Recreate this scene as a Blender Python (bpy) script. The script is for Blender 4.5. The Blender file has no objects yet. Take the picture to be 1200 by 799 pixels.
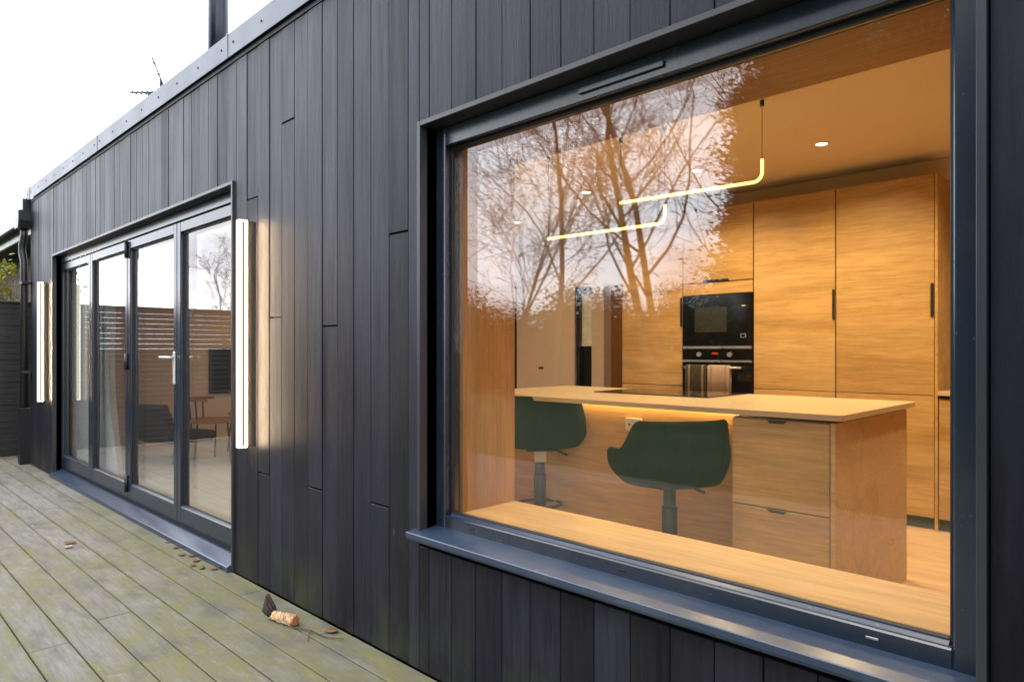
import bpy, bmesh, math, random
from mathutils import Vector, Matrix
rnd = random.Random(7)
S = bpy.context.scene
COL = S.collection

# ------------------------------------------------------------------ camera, sky, sun, exposure
YAW = math.atan(800 / 814)
cam = bpy.data.objects.new('camera', bpy.data.cameras.new('camera'))
COL.objects.link(cam)
cam.location = (0, -1.65, 1.25)
cam.rotation_euler = (math.pi / 2, 0, YAW)
cam.data.sensor_width = 36
cam.data.lens = 24
cam.data.shift_y = 11.5 / 1200
cam.data.clip_start = 0.05
cam.data.clip_end = 2000
S.camera = cam
S.view_settings.view_transform = 'Standard'
S.view_settings.look = 'None'
S.view_settings.exposure = 0.0
S.view_settings.gamma = 1
S.cycles.use_denoising = True
S.cycles.max_bounces = 10
S.cycles.diffuse_bounces = 5
S.cycles.glossy_bounces = 5
S.cycles.transparent_max_bounces = 24
S.cycles.caustics_reflective = False
S.cycles.caustics_refractive = False
S.cycles.sample_clamp_indirect = 6

SUN_EL, SUN_AZ = math.radians(58), math.radians(205)
world = bpy.data.worlds.new('World')
S.world = world
world.use_nodes = True
wn, wl = world.node_tree.nodes, world.node_tree.links
wn.clear()
wo = wn.new('ShaderNodeOutputWorld'); bg = wn.new('ShaderNodeBackground'); bg.inputs['Strength'].default_value = 0.15
sky = wn.new('ShaderNodeTexSky'); sky.sky_type = 'NISHITA'; sky.sun_disc = False
sky.sun_elevation = SUN_EL; sky.sun_rotation = SUN_AZ
tc = wn.new('ShaderNodeTexCoord'); mp = wn.new('ShaderNodeMapping'); mp.inputs['Scale'].default_value = (1, 1, 2.6)
nz = wn.new('ShaderNodeTexNoise'); nz.inputs['Scale'].default_value = 2.2; nz.inputs['Detail'].default_value = 7; nz.inputs['Roughness'].default_value = .55
cr = wn.new('ShaderNodeValToRGB')
cr.color_ramp.elements[0].position = .36; cr.color_ramp.elements[0].color = (6.4, 6.8, 7.5, 1)
cr.color_ramp.elements[1].position = .56; cr.color_ramp.elements[1].color = (33, 33.8, 35.6, 1)
mr = wn.new('ShaderNodeMix'); mr.data_type = 'RGBA'; mr.inputs[0].default_value = .9
wl.new(tc.outputs['Generated'], mp.inputs[0]); wl.new(mp.outputs[0], nz.inputs['Vector']); wl.new(nz.outputs['Fac'], cr.inputs[0])
wl.new(sky.outputs[0], mr.inputs[6]); wl.new(cr.outputs[0], mr.inputs[7]); wl.new(mr.outputs[2], bg.inputs['Color'])
wl.new(bg.outputs[0], wo.inputs[0])

sl = bpy.data.lights.new('sun', 'SUN'); sl.energy = 0.7; sl.angle = math.radians(18); sl.color = (1, .96, .9)
sun = bpy.data.objects.new('sun', sl); COL.objects.link(sun)
sd = Vector((math.sin(SUN_AZ) * math.cos(SUN_EL), math.cos(SUN_AZ) * math.cos(SUN_EL), math.sin(SUN_EL)))
sun.rotation_euler = sd.to_track_quat('Z', 'Y').to_euler()

# ------------------------------------------------------------------ materials
class NT:
    def __init__(s, name):
        s.m = bpy.data.materials.new(name); s.m.use_nodes = True
        s.n = s.m.node_tree.nodes; s.l = s.m.node_tree.links
        s.b = s.n['Principled BSDF']; s.out = s.n['Material Output']
    def new(s, t, **k):
        x = s.n.new(t)
        for a, v in k.items(): setattr(x, a, v)
        return x
    def put(s, sock, v):
        if hasattr(v, 'is_linked') or isinstance(v, bpy.types.NodeSocket): s.l.new(v, sock)
        elif v is not None:
            if sock.type == 'RGBA' and len(v) == 3: v = (*v, 1)
            sock.default_value = v
    def coord(s, kind='Object', scale=(1, 1, 1), rnd=False):
        tc = s.new('ShaderNodeTexCoord'); v = tc.outputs[kind] if kind != 'World' else s.new('ShaderNodeNewGeometry').outputs['Position']
        if rnd:
            oi = s.new('ShaderNodeObjectInfo'); mu = s.new('ShaderNodeMath', operation='MULTIPLY'); mu.inputs[1].default_value = 37.0
            s.l.new(oi.outputs['Random'], mu.inputs[0]); ad = s.new('ShaderNodeVectorMath', operation='ADD')
            s.l.new(v, ad.inputs[0]); s.l.new(mu.outputs[0], ad.inputs[1]); v = ad.outputs[0]
        m = s.new('ShaderNodeMapping'); m.inputs['Scale'].default_value = scale; s.l.new(v, m.inputs[0])
        return m.outputs[0]
    def noise(s, vec, scale=5, detail=4, rough=.5, dist=0):
        x = s.new('ShaderNodeTexNoise'); s.l.new(vec, x.inputs['Vector'])
        x.inputs['Scale'].default_value = scale; x.inputs['Detail'].default_value = detail
        x.inputs['Roughness'].default_value = rough; x.inputs['Distortion'].default_value = dist
        return x.outputs['Fac']
    def ramp(s, fac, *st):
        r = s.new('ShaderNodeValToRGB'); e = r.color_ramp.elements
        while len(e) < len(st): e.new(.5)
        for x, (p, c) in zip(e, st):
            x.position = p; x.color = (c, c, c, 1) if not hasattr(c, '__len__') else (*c, 1)
        s.l.new(fac, r.inputs[0]); return r.outputs[0]
    def mix(s, f, a, b, mode='MIX'):
        x = s.new('ShaderNodeMix', data_type='RGBA', blend_type=mode)
        s.put(x.inputs[0], f); s.put(x.inputs[6], a); s.put(x.inputs[7], b); return x.outputs[2]
    def bump(s, h, strength=.3, dist=.01, prev=None):
        b = s.new('ShaderNodeBump'); b.inputs['Strength'].default_value = strength; b.inputs['Distance'].default_value = dist
        s.l.new(h, b.inputs['Height'])
        if prev: s.l.new(prev, b.inputs['Normal'])
        return b.outputs[0]
    def rand(s): return s.new('ShaderNodeObjectInfo').outputs['Random']
    def fin(s, col=None, rough=None, metal=None, normal=None, spec=None, sheen=None):
        if col is not None: s.put(s.b.inputs['Base Color'], col)
        if rough is not None: s.put(s.b.inputs['Roughness'], rough)
        if metal is not None: s.put(s.b.inputs['Metallic'], metal)
        if normal is not None: s.l.new(normal, s.b.inputs['Normal'])
        if spec is not None: s.put(s.b.inputs['Specular IOR Level'], spec)
        if sheen is not None: s.b.inputs['Sheen Weight'].default_value = sheen
        return s.m

def plain(name, col, rough=.5, metal=0, var=.12, scale=9, bump=.05, spec=.5, rv=.05, dust=0):
    t = NT(name); v = t.coord('Object', rnd=True)
    n = t.noise(v, scale, 5, .6)
    lo = tuple(c * (1 - var) for c in col); hi = tuple(min(1, c * (1 + var)) for c in col)
    c = t.ramp(n, (.3, lo), (.7, hi))
    if dust:
        d = t.ramp(t.noise(t.coord('World', (1, 1, .5)), 5, 7, .72), (.50, 0), (.72, dust)); c = t.mix(d, c, (.16, .16, .15))
        d2 = t.ramp(t.noise(t.coord('World'), 85, 2, .5), (.70, 0), (.74, dust * 1.6)); c = t.mix(d2, c, (.26, .25, .23))
    r = t.ramp(t.noise(v, scale * 1.3, 3), (.25, max(.02, rough - rv)), (.75, min(1, rough + rv)))
    return t.fin(c, r, metal, t.bump(t.noise(v, scale * 12, 3), bump, .003), spec)

def emit(name, col, strength):
    t = NT(name); t.n.remove(t.b)
    e = t.new('ShaderNodeEmission'); e.inputs[0].default_value = (*col, 1); e.inputs[1].default_value = strength
    t.l.new(e.outputs[0], t.out.inputs[0]); return t.m

def m_cladding():
    t = NT('charcoal_cladding')
    v = t.coord('Object', (1, 1, .06), True); r = t.rand()
    base = t.ramp(r, (0, (.0065, .0065, .0095)), (.3, (.017, .017, .025)), (.5, (.0085, .0085, .0125)), (.75, (.026, .026, .038)), (1, (.0115, .0115, .017)))
    st = t.noise(v, 55, 6, .65)
    c = t.mix(.8, base, t.ramp(st, (.3, .25), (.68, 1.15)), 'MULTIPLY')
    w = t.coord('World', (1, 1, .35)); du = t.ramp(t.noise(w, 3.2, 6, .6), (.42, 0), (.75, .16))
    c = t.mix(du, c, (.085, .085, .092))
    sc = t.ramp(t.noise(t.coord('World', (3, 3, 1)), 7, 2, .4), (.765, 0), (.79, .35))
    c = t.mix(sc, c, (.2, .2, .2))
    # green film at the foot of the boards near the door
    g = t.new('ShaderNodeSeparateXYZ'); t.l.new(t.coord('World'), g.inputs[0])
    gz = t.ramp(g.outputs[2], (.0, 1), (.28, 0)); gn = t.ramp(t.noise(t.coord('World', (1, 1, .6)), 3.1, 5, .6), (.45, 0), (.7, .5))
    c = t.mix(t.mix(1.0, gz, gn, 'MULTIPLY'), c, (.075, .085, .03))
    ro = t.mix(.5, t.ramp(t.noise(v, 30, 5), (.3, .38), (.7, .60)), t.ramp(r, (0, .58), (.5, .40), (1, .50)))
    emb = t.noise(t.coord('Object', (1, 1, .12), True), 260, 3, .6)
    cross = t.noise(t.coord('Object', (1, 1, 3), True), 160, 2, .5)
    nrm = t.bump(emb, .45, .0022); nrm = t.bump(cross, .2, .0012, nrm); nrm = t.bump(st, .35, .004, nrm)
    t.put(t.b.inputs['Specular Tint'], (.80, .81, 1.0)); return t.fin(c, ro, 0, nrm, .25)

def m_deck():
    t = NT('weathered_decking')
    v = t.coord('Object', (.09, 1, 1), True); w = t.coord('World', (.55, 1, 1))
    gr = t.noise(v, 60, 7, .7)
    base = t.ramp(t.rand(), (0, (.175, .163, .145)), (.5, (.252, .238, .218)), (1, (.21, .203, .19)))
    c = t.mix(.75, base, t.ramp(gr, (.30, .38), (.62, 1.0)), 'MULTIPLY')
    big = t.noise(w, 1.35, 6, .62); fine = t.noise(w, 9, 6, .7, .6)
    sx = t.new('ShaderNodeSeparateXYZ'); t.l.new(t.coord('World'), sx.inputs[0])
    mrn = t.new('ShaderNodeMapRange'); t.l.new(sx.outputs[0], mrn.inputs[0])
    mrn.inputs[1].default_value = -7.0; mrn.inputs[2].default_value = -2.8; mrn.inputs[3].default_value = -.11; mrn.inputs[4].default_value = .13
    myr = t.new('ShaderNodeMapRange'); t.l.new(sx.outputs[1], myr.inputs[0]); myr.inputs[1].default_value = -.5; myr.inputs[2].default_value = -.05; myr.inputs[3].default_value = 0; myr.inputs[4].default_value = .16
    ox = t.new('ShaderNodeSeparateXYZ'); t.l.new(t.new('ShaderNodeTexCoord').outputs['Object'], ox.inputs[0])
    ay = t.new('ShaderNodeMath', operation='ABSOLUTE'); t.l.new(ox.outputs[1], ay.inputs[0])
    edge = t.new('ShaderNodeMapRange'); t.l.new(ay.outputs[0], edge.inputs[0]); edge.inputs[1].default_value = .045; edge.inputs[2].default_value = .073; edge.inputs[4].default_value = .10
    e0 = t.new('ShaderNodeMath', operation='ADD'); t.l.new(edge.outputs[0], e0.inputs[0]); t.l.new(big, e0.inputs[1]); big = e0.outputs[0]
    a0 = t.new('ShaderNodeMath', operation='ADD'); t.l.new(mrn.outputs[0], a0.inputs[0]); t.l.new(myr.outputs[0], a0.inputs[1])
    ad = t.new('ShaderNodeMath', operation='ADD'); t.l.new(big, ad.inputs[0]); t.l.new(a0.outputs[0], ad.inputs[1])
    alg = t.mix(1.0, t.ramp(ad.outputs[0], (.46, 0), (.60, 1)), t.ramp(fine, (.42, 0), (.60, .9)), 'MULTIPLY')
    film = t.ramp(ad.outputs[0], (.42, 0), (.70, .70)); c = t.mix(film, c, (.155, .150, .092))
    alg = t.mix(1.0, alg, (.92, .92, .92), 'MULTIPLY')
    c = t.mix(alg, c, t.ramp(fine, (.35, (.070, .068, .022)), (.65, (.170, .165, .060))))
    lich = t.ramp(t.noise(w, 16, 5, .7, 1.0), (.6, 0), (.72, .5)); c = t.mix(lich, c, (.28, .275, .23))
    dark = t.ramp(t.noise(t.coord('World', (.8, 2, 1)), 4.3, 5, .65), (.50, 0), (.66, .72)); c = t.mix(dark, c, (.10, .095, .085))
    sp = t.ramp(t.noise(w, 60, 3, .6), (.68, 0), (.76, .6)); c = t.mix(sp, c, (.11, .10, .08))
    h = t.noise(t.coord('Object', (.05, 1, 1), True), 130, 4, .6)
    nrm = t.bump(h, .5, .004); nrm = t.bump(fine, .25, .006, nrm)
    return t.fin(c, .78, 0, nrm, .3)

def wood(name, lo, mid, hi, axis='X', rough=.42, scale=1, figure=.5):
    t = NT(name)
    s = {'X': (.12, 1, 1), 'Y': (1, .12, 1), 'Z': (1, 1, .12)}[axis]
    v = t.coord('Object', s, True)
    a = t.noise(v, 7 * scale, 5, .6, .8); b = t.noise(v, 70 * scale, 5, .7)
    c = t.ramp(a, (.25, lo), (.5, mid), (.72, hi))
    s2 = tuple(q * (.35 if q < 1 else 1) for q in s)
    g = t.noise(t.coord('Object', s2, True), 130 * scale, 5, .65)
    c = t.mix(figure, c, t.ramp(b, (.3, .55), (.62, 1.0)), 'MULTIPLY')
    c = t.mix(.5, c, t.ramp(g, (.36, .72), (.56, 1.12)), 'MULTIPLY')
    ring = t.ramp(t.noise(v, 2.6 * scale, 3, .5, 1.6), (.46, 1.0), (.5, .84), (.54, 1.0)); c = t.mix(.7, c, ring, 'MULTIPLY')
    c = t.mix(1.0, c, t.ramp(t.rand(), (0, 1.0), (1, 1.14)), 'MULTIPLY')
    return t.fin(c, rough, 0, t.bump(b, .12, .002), .4)

def m_glass():
    t = NT('glazing'); t.n.remove(t.b)
    lw = t.new('ShaderNodeLayerWeight'); lw.inputs[0].default_value = .5
    p5 = t.new('ShaderNodeMath', operation='POWER'); t.l.new(lw.outputs['Facing'], p5.inputs[0]); p5.inputs[1].default_value = 5
    ma = t.new('ShaderNodeMath', operation='MULTIPLY_ADD'); t.l.new(p5.outputs[0], ma.inputs[0])
    ma.inputs[1].default_value = 1.5; ma.inputs[2].default_value = .078; ma.use_clamp = True
    tr = t.new('ShaderNodeBsdfTransparent'); tr.inputs[0].default_value = (.97, .985, .975, 1)
    gl = t.new('ShaderNodeBsdfGlossy'); gl.inputs['Roughness'].default_value = 0; gl.inputs[0].default_value = (.97, .98, 1, 1)
    nrm = t.bump(t.noise(t.coord('Object'), 1.3, 1, .4), .012, .05)
    t.l.new(nrm, gl.inputs['Normal'])
    mx = t.new('ShaderNodeMixShader'); t.l.new(ma.outputs[0], mx.inputs[0]); t.l.new(tr.outputs[0], mx.inputs[1]); t.l.new(gl.outputs[0], mx.inputs[2])
    t.l.new(mx.outputs[0], t.out.inputs[0]); return t.m

def m_foliage(name, cols, trans=.3):
    t = NT(name); r = t.noise(t.coord('World'), 3.5, 4, .6)
    c = t.ramp(r, (.3, cols[0]), (.5, cols[1]), (.7, cols[2]))
    t.fin(c, .55, 0, None, .35)
    tl = t.new('ShaderNodeBsdfTranslucent'); t.l.new(c, tl.inputs[0])
    mx = t.new('ShaderNodeMixShader'); mx.inputs[0].default_value = trans
    t.l.new(t.b.outputs[0], mx.inputs[1]); t.l.new(tl.outputs[0], mx.inputs[2]); t.l.new(mx.outputs[0], t.out.inputs[0])
    return t.m

def m_bark():
    t = NT('bark'); v = t.coord('Object', (1, 1, .25))
    n = t.noise(v, 14, 6, .7)
    return t.fin(t.ramp(n, (.3, (.045, .037, .030)), (.7, (.13, .11, .09))), .85, 0, t.bump(n, .6, .02))

def m_lawn():
    t = NT('lawn'); w = t.coord('World'); a = t.noise(w, .8, 5, .6); b = t.noise(w, 40, 4, .7)
    c = t.ramp(a, (.3, (.045, .07, .02)), (.7, (.085, .10, .035)))
    c = t.mix(.5, c, t.ramp(b, (.3, .4), (.7, 1)), 'MULTIPLY')
    return t.fin(c, .9, 0, t.bump(b, .8, .04))

def m_brick():
    t = NT('old_brickwork'); b = t.new('ShaderNodeTexBrick')
    t.l.new(t.coord('Object'), b.inputs['Vector']); b.inputs['Scale'].default_value = 4.4
    b.inputs['Color1'].default_value = (.22, .10, .06, 1); b.inputs['Color2'].default_value = (.30, .15, .09, 1); b.inputs['Mortar'].default_value = (.35, .32, .28, 1)
    return t.fin(b.outputs['Color'], .85)

def m_towel(name, a, b):
    t = NT(name); w = t.new('ShaderNodeTexWave'); w.inputs['Scale'].default_value = 2.6; w.inputs['Distortion'].default_value = .3
    t.l.new(t.coord('Object'), w.inputs['Vector'])
    n = t.noise(t.coord('Object'), 120, 3)
    return t.fin(t.ramp(w.outputs['Fac'], (.93, a), (.98, b)), .95, 0, t.bump(n, .4, .004), .1, .3)

def m_velvet():
    t = NT('green_velvet'); v = t.coord('Object', (1, 1, .12), True)
    n = t.noise(v, 26, 4, .6); f = t.noise(t.coord('Object'), 220, 2)
    return t.fin(t.ramp(n, (.3, (.0018, .006, .004)), (.7, (.005, .017, .010))), .85, 0, t.bump(f, .3, .003), .08)

M = dict(
    clad=m_cladding(), deck=m_deck(), glass=m_glass(), bark=m_bark(), lawn=m_lawn(), brick=m_brick(),
    frame=plain('anthracite_frame', (.013, .021, .036), .24, 0, .08, 3, 0, .75, .015, .10),
    sill=plain('anthracite_sill', (.024, .042, .078), .30, 0, .10, 4, 0, .7, .02, .22),
    trim=plain('charcoal_trim', (.030, .031, .038), .36, 0, .12, 4, .0, .5, .02),
    coping=plain('grey_coping', (.075, .092, .128), .42, .15, .10, 3, .03),
    screw=plain('dark_screw', (.05, .055, .07), .4, .6),
    black=plain('black_plastic', (.012, .012, .014), .35, 0, .1, 10, .03),
    core=plain('membrane', (.012, .012, .012), .9),
    rubber=plain('rubber_gasket', (.008, .008, .009), .6),
    roof=plain('roof_membrane', (.10, .10, .10), .85),
    paint=plain('warm_white_paint', (.66, .52, .43), .8, 0, .03, 3, .03),
    cream=plain('ceiling_paint', (.70, .56, .40), .85, 0, .02, 3, .02),
    orange=plain('ochre_paint', (.42, .21, .09), .8, 0, .05),
    oak=wood('oak_veneer', (.37, .215, .080), (.49, .30, .120), (.57, .365, .165), 'X', .4, .8, .45),
    ply=wood('birch_plywood', (.50, .30, .13), (.54, .33, .15), (.58, .365, .17), 'X', .42, .6, .3),
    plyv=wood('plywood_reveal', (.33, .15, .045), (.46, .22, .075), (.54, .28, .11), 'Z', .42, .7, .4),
    floor=wood('floor_boards', (.46, .29, .15), (.54, .36, .20), (.60, .41, .24), 'X', .4, .8, .3),
    screed=plain('pale_floor', (.62, .56, .48), .42, 0, .08, 2, .03),
    counter=plain('stone_counter', (.52, .405, .265), .32, 0, .02, 2, 0, .5, .01),
    pull=plain('black_pull', (.01, .009, .008), .5),
    dark_brown=plain('plinth_brown', (.07, .035, .015), .6),  # one even dark brown for plinths, carcasses and the knot
    oven=plain('black_glass', (.006, .006, .007), .09, 0, .05, 3, 0),
    steel=plain('brushed_steel', (.55, .55, .55), .3, .9),
    chrome=plain('satin_chrome', (.70, .70, .72), .35, .35, .03, 3, 0, .5, .02),
    velvet=m_velvet(),
    stool=plain('dark_stool_metal', (.035, .037, .04), .38, .6),
    tag=plain('paper_label', (.75, .72, .68), .6, 0, .05),
    ink=plain('black_ink', (.02, .02, .02), .6),
    strip=emit('warm_led', (1, .60, .20), 30.0),
    pendant=emit('pendant_led', (1, .70, .14), 4.6),
    spot=emit('downlight_led', (1, .86, .66), 12.0),
    outled=emit('wall_light_led', (1, .89, .70), 1.6),
    backled=emit('wall_light_back_led', (1, .72, .42), 430.0),
    white=plain('white_plastic', (.75, .75, .73), .4),
    alu=plain('aluminium', (.30, .29, .27), .4, .5),
    fence=plain('dark_stained_timber', (.014, .012, .013), .6, 0, .35, 12, .2),
    sheer=None,
    rattan=wood('rattan', (.22, .09, .035), (.32, .14, .06), (.40, .19, .085), 'X', .5, 2),
    fabric=plain('charcoal_fabric', (.06, .055, .05), .95, 0, .2, 30, .4),
    tv=plain('dark_screen', (.006, .007, .009), .15),
    husk=plain('dry_husk', (.05, .035, .025), .8, 0, .4, 40, .5),
    kernel=plain('pale_kernel', (.46, .31, .17), .7, 0, .6, 45, .3),
    core_red=plain('cob_core', (.42, .16, .06), .7, 0, .3, 60, .3),
    deadleaf=plain('dead_leaf', (.17, .085, .035), .75, 0, .4, 30, .3),
    twig=plain('twig_bark', (.07, .065, .035), .8),
    tile=plain('roof_tiles', (.035, .035, .04), .7, 0, .3, 8, .3),
    fascia=plain('white_fascia', (.55, .55, .53), .5),
    render=plain('dark_render', (.09, .07, .055), .9),
    winblue=plain('pale_window_glass', (.45, .52, .6), .15),
    green=m_foliage('yellow_green_leaves', [(.08, .095, .014), (.19, .19, .025), (.30, .27, .04)]),
    dark=m_foliage('evergreen_leaves', [(.012, .022, .010), (.022, .036, .015), (.035, .05, .02)], .12),
    hedge=m_foliage('hedge_leaves', [(.02, .024, .012), (.04, .04, .02), (.06, .05, .025)], .15),
    towel_a=m_towel('brown_towel', (.04, .032, .02), (.20, .16, .11)),
    towel_b=m_towel('pink_towel', (.36, .26, .21), (.27, .19, .16)),
)
def m_sheer():
    t = NT('sheer_curtain'); t.fin((.72, .72, .70), .9)
    tr = t.new('ShaderNodeBsdfTransparent'); mx = t.new('ShaderNodeMixShader'); mx.inputs[0].default_value = .8
    t.l.new(tr.outputs[0], mx.inputs[1]); t.l.new(t.b.outputs[0], mx.inputs[2]); t.l.new(mx.outputs[0], t.out.inputs[0]); return t.m
M['sheer'] = m_sheer()

# ------------------------------------------------------------------ builders
LOC = {}
def tag(o, label=None, cat=None, group=None, kind=None):
    if label: o['label'] = label
    if cat: o['category'] = cat
    if group: o['group'] = group
    if kind: o['kind'] = kind
    return o
def thing(name, loc, label=None, cat=None, group=None, kind=None, rz=0):
    o = bpy.data.objects.new(name, None); COL.objects.link(o)
    o.empty_display_size = .1; o.location = loc; o.rotation_euler = (0, 0, rz); LOC[o] = Vector(loc)
    return tag(o, label, cat, group, kind)

class MB:
    """collects shapes and links them as one mesh object"""
    def __init__(s): s.v = []; s.f = []; s.sm = []; s.mi = []; s.cur = 0
    def add(s, vs, fs, smooth=False):
        k = len(s.v); s.v.extend([tuple(p) for p in vs]); s.f.extend([tuple(i + k for i in f) for f in fs])
        s.sm.extend([smooth] * len(fs)); s.mi.extend([s.cur] * len(fs)); return s
    def box(s, x0, x1, y0, y1, z0, z1, bev=0, seg=1):
        if x0 > x1: x0, x1 = x1, x0
        if y0 > y1: y0, y1 = y1, y0
        if z0 > z1: z0, z1 = z1, z0
        if bev <= 0:
            vs = [(x, y, z) for x in (x0, x1) for y in (y0, y1) for z in (z0, z1)]
            return s.add(vs, [(0, 1, 3, 2), (4, 6, 7, 5), (0, 4, 5, 1), (2, 3, 7, 6), (0, 2, 6, 4), (1, 5, 7, 3)])
        bm = bmesh.new(); bmesh.ops.create_cube(bm, size=1)
        for v in bm.verts: v.co = Vector(((x0 + x1) / 2 + v.co.x * (x1 - x0), (y0 + y1) / 2 + v.co.y * (y1 - y0), (z0 + z1) / 2 + v.co.z * (z1 - z0)))
        bmesh.ops.bevel(bm, geom=bm.edges[:], offset=bev, segments=seg, affect='EDGES', profile=.5)
        bm.verts.index_update(); s.add([v.co for v in bm.verts], [[v.index for v in f.verts] for f in bm.faces]); bm.free(); return s
    def prism(s, poly, axis, a, b):
        """poly: 2-D outline; axis: extrusion axis"""
        n = len(poly); P = {'X': lambda p, t: (t, p[0], p[1]), 'Y': lambda p, t: (p[0], t, p[1]), 'Z': lambda p, t: (p[0], p[1], t)}[axis]
        vs = [P(p, a) for p in poly] + [P(p, b) for p in poly]
        fs = [(i, (i + 1) % n, n + (i + 1) % n, n + i) for i in range(n)] + [tuple(range(n))[::-1], tuple(range(n, 2 * n))]
        return s.add(vs, fs)
    def tube(s, pts, rad, n=8, caps=True, smooth=True):
        pts = [Vector(p) for p in pts]; m = len(pts)
        if not hasattr(rad, '__len__'): rad = [rad] * m
        vs = []; up = None
        for i, p in enumerate(pts):
            d = (pts[min(i + 1, m - 1)] - pts[max(i - 1, 0)]).normalized()
            if up is None: up = d.orthogonal().normalized()
            up = (up - d * up.dot(d)); up = up.normalized() if up.length > 1e-5 else d.orthogonal().normalized()
            w = d.cross(up)
            for k in range(n):
                a = 2 * math.pi * k / n; vs.append(p + (up * math.cos(a) + w * math.sin(a)) * rad[i])
        fs = [(i * n + k, i * n + (k + 1) % n, (i + 1) * n + (k + 1) % n, (i + 1) * n + k) for i in range(m - 1) for k in range(n)]
        s.add(vs, fs, smooth)
        if caps:
            k0 = len(s.v) - m * n
            s.f.append(tuple(k0 + i for i in range(n))[::-1]); s.f.append(tuple(k0 + (m - 1) * n + i for i in range(n))); s.sm += [False, False]; s.mi += [s.cur] * 2
        return s
    def lathe(s, prof, c=(0, 0, 0), n=20, smooth=True):
        m = len(prof); vs = [(c[0] + r * math.cos(2 * math.pi * k / n), c[1] + r * math.sin(2 * math.pi * k / n), c[2] + z) for r, z in prof for k in range(n)]
        fs = [(i * n + k, i * n + (k + 1) % n, (i + 1) * n + (k + 1) % n, (i + 1) * n + k) for i in range(m - 1) for k in range(n)]
        s.add(vs, fs, smooth); k0 = len(s.v) - m * n
        s.f.append(tuple(k0 + i for i in range(n))[::-1]); s.f.append(tuple(k0 + (m - 1) * n + i for i in range(n))); s.sm += [False] * 2; s.mi += [s.cur] * 2
        return s
    def build(s, name, mat, parent=None, label=None, local=False, kind=None, jitter=None, **k):
        xs = list(zip(*s.v)); c = Vector([(min(a) + max(a)) / 2 for a in xs])
        me = bpy.data.meshes.new(name); me.from_pydata([(p[0] - c.x, p[1] - c.y, p[2] - c.z) for p in s.v], [], s.f)
        me.polygons.foreach_set('use_smooth', s.sm)
        for m_ in (mat if isinstance(mat, (list, tuple)) else [mat]): me.materials.append(m_)
        me.polygons.foreach_set('material_index', s.mi)
        me.update()
        bm = bmesh.new(); bm.from_mesh(me); bmesh.ops.recalc_face_normals(bm, faces=bm.faces[:]); bm.to_mesh(me); bm.free()
        o = bpy.data.objects.new(name, me); COL.objects.link(o)
        LOC[o] = c if not local else c
        if parent:
            o.parent = parent
            if local and parent in LOCAL_ROOTS: o.location = c
            else: o.location = c - LOC[parent]
        else: o.location = c
        if local: LOCAL_ROOTS.add(o)
        return tag(o, label, kind=kind, **k)
LOCAL_ROOTS = set()
def box(name, mat, parent, x0, x1, y0, y1, z0, z1, bev=0, **k):
    return MB().box(x0, x1, y0, y1, z0, z1, bev).build(name, mat, parent, **k)
def copy_tree(o, parent=None):
    c = o.copy(); COL.objects.link(c)
    if parent: c.parent = parent
    for ch in list(o.children): copy_tree(ch, c)
    return c

# ------------------------------------------------------------------ ground
g = MB(); g.add([(-900, -900, -.16), (900, -900, -.16), (900, 900, -.16), (-900, 900, -.16)], [(0, 1, 2, 3)])
g.build('lawn', M['lawn'], label='green lawn beyond the timber deck', kind='structure')
deck = thing('deck', (-4, -2.2, 0), 'weathered timber deck with green algae along the black wall', kind='structure')
box('deck_bearers', M['core'], deck, -9.93, 1.9, -3.75, .02, -.155, -.045)
PITCH = .1505; DY0 = -.136
joint_x = {0: [-3.44, -7.9, .6], 1: [-4.595, -8.4, -1.2], 2: [-2.3, -6.4, .9], 3: [-5.9, -2.0, 1.2], 4: [-7.4, -3.6, .4], 5: [-5.3, -1.1]}
def board(row, y0, y1):
    js = sorted(joint_x.get(row, [-9.0 + rnd.random() * 3, -5 + rnd.random() * 2, -1.6 + rnd.random() * 2]))
    ends = [-9.93] + js + [1.9]
    for a, b in zip(ends[:-1], ends[1:]):
        dz = rnd.uniform(-.0015, .0015)
        MB().box(a + .002, b - .002, y0 + .003, y1 - .003, -.032 + dz, dz, .0035).build('deck_board', M['deck'], deck)
board(0, DY0, .001)
for r in range(24): board(r + 1, DY0 - PITCH * (r + 1), DY0 - PITCH * r)

# ------------------------------------------------------------------ the house
WX0, WX1, WZ0, WZ1 = -2.112, -.298, .522, 2.122          # window opening
DX0, DX1, DZ1 = -8.03, -3.838, 2.19                       # door opening
EX0, EX1 = -9.10, 1.85
house = thing('house', (-3.6, 2, 0), 'flat-roofed house clad in vertical charcoal boards with a large picture window', 'house')
YI, YB, ZF, ZC = .43, 4.05, .09, 2.535
def hp(name, mat, *a, **k): return box(name, mat, house, *a, **k)
# wall core round the two openings
c = MB(); c.box(EX0 + .02, DX0 - .0, .024, YI, 0, 2.88); c.box(DX1, WX0, .024, YI, 0, 2.88); c.box(WX1, EX1, .024, YI, 0, 2.88)
c.box(DX0, DX1, .024, YI, DZ1 + .004, 2.88); c.box(WX0, WX1, .024, YI, WZ1 + .004, 2.88); c.box(WX0, WX1, .024, YI, 0, WZ0 - .03)
c.build('wall_core', M['core'], house)
hp('roof', M['roof'], EX0, EX1, .03, YB + .2, 2.885, 2.99)
hp('ceiling', M['cream'], EX0 + .1, EX1 - .1, YI - .002, YB + 2.6, ZC, ZC + .06)
hp('kitchen_floor', M['floor'], -3.7, EX1 - .02, YI - .3, YB + 2.6, .0, ZF)
hp('living_floor', M['screed'], EX0 + .02, -3.703, .16, YB + 2.6, .0, ZF)
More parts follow.
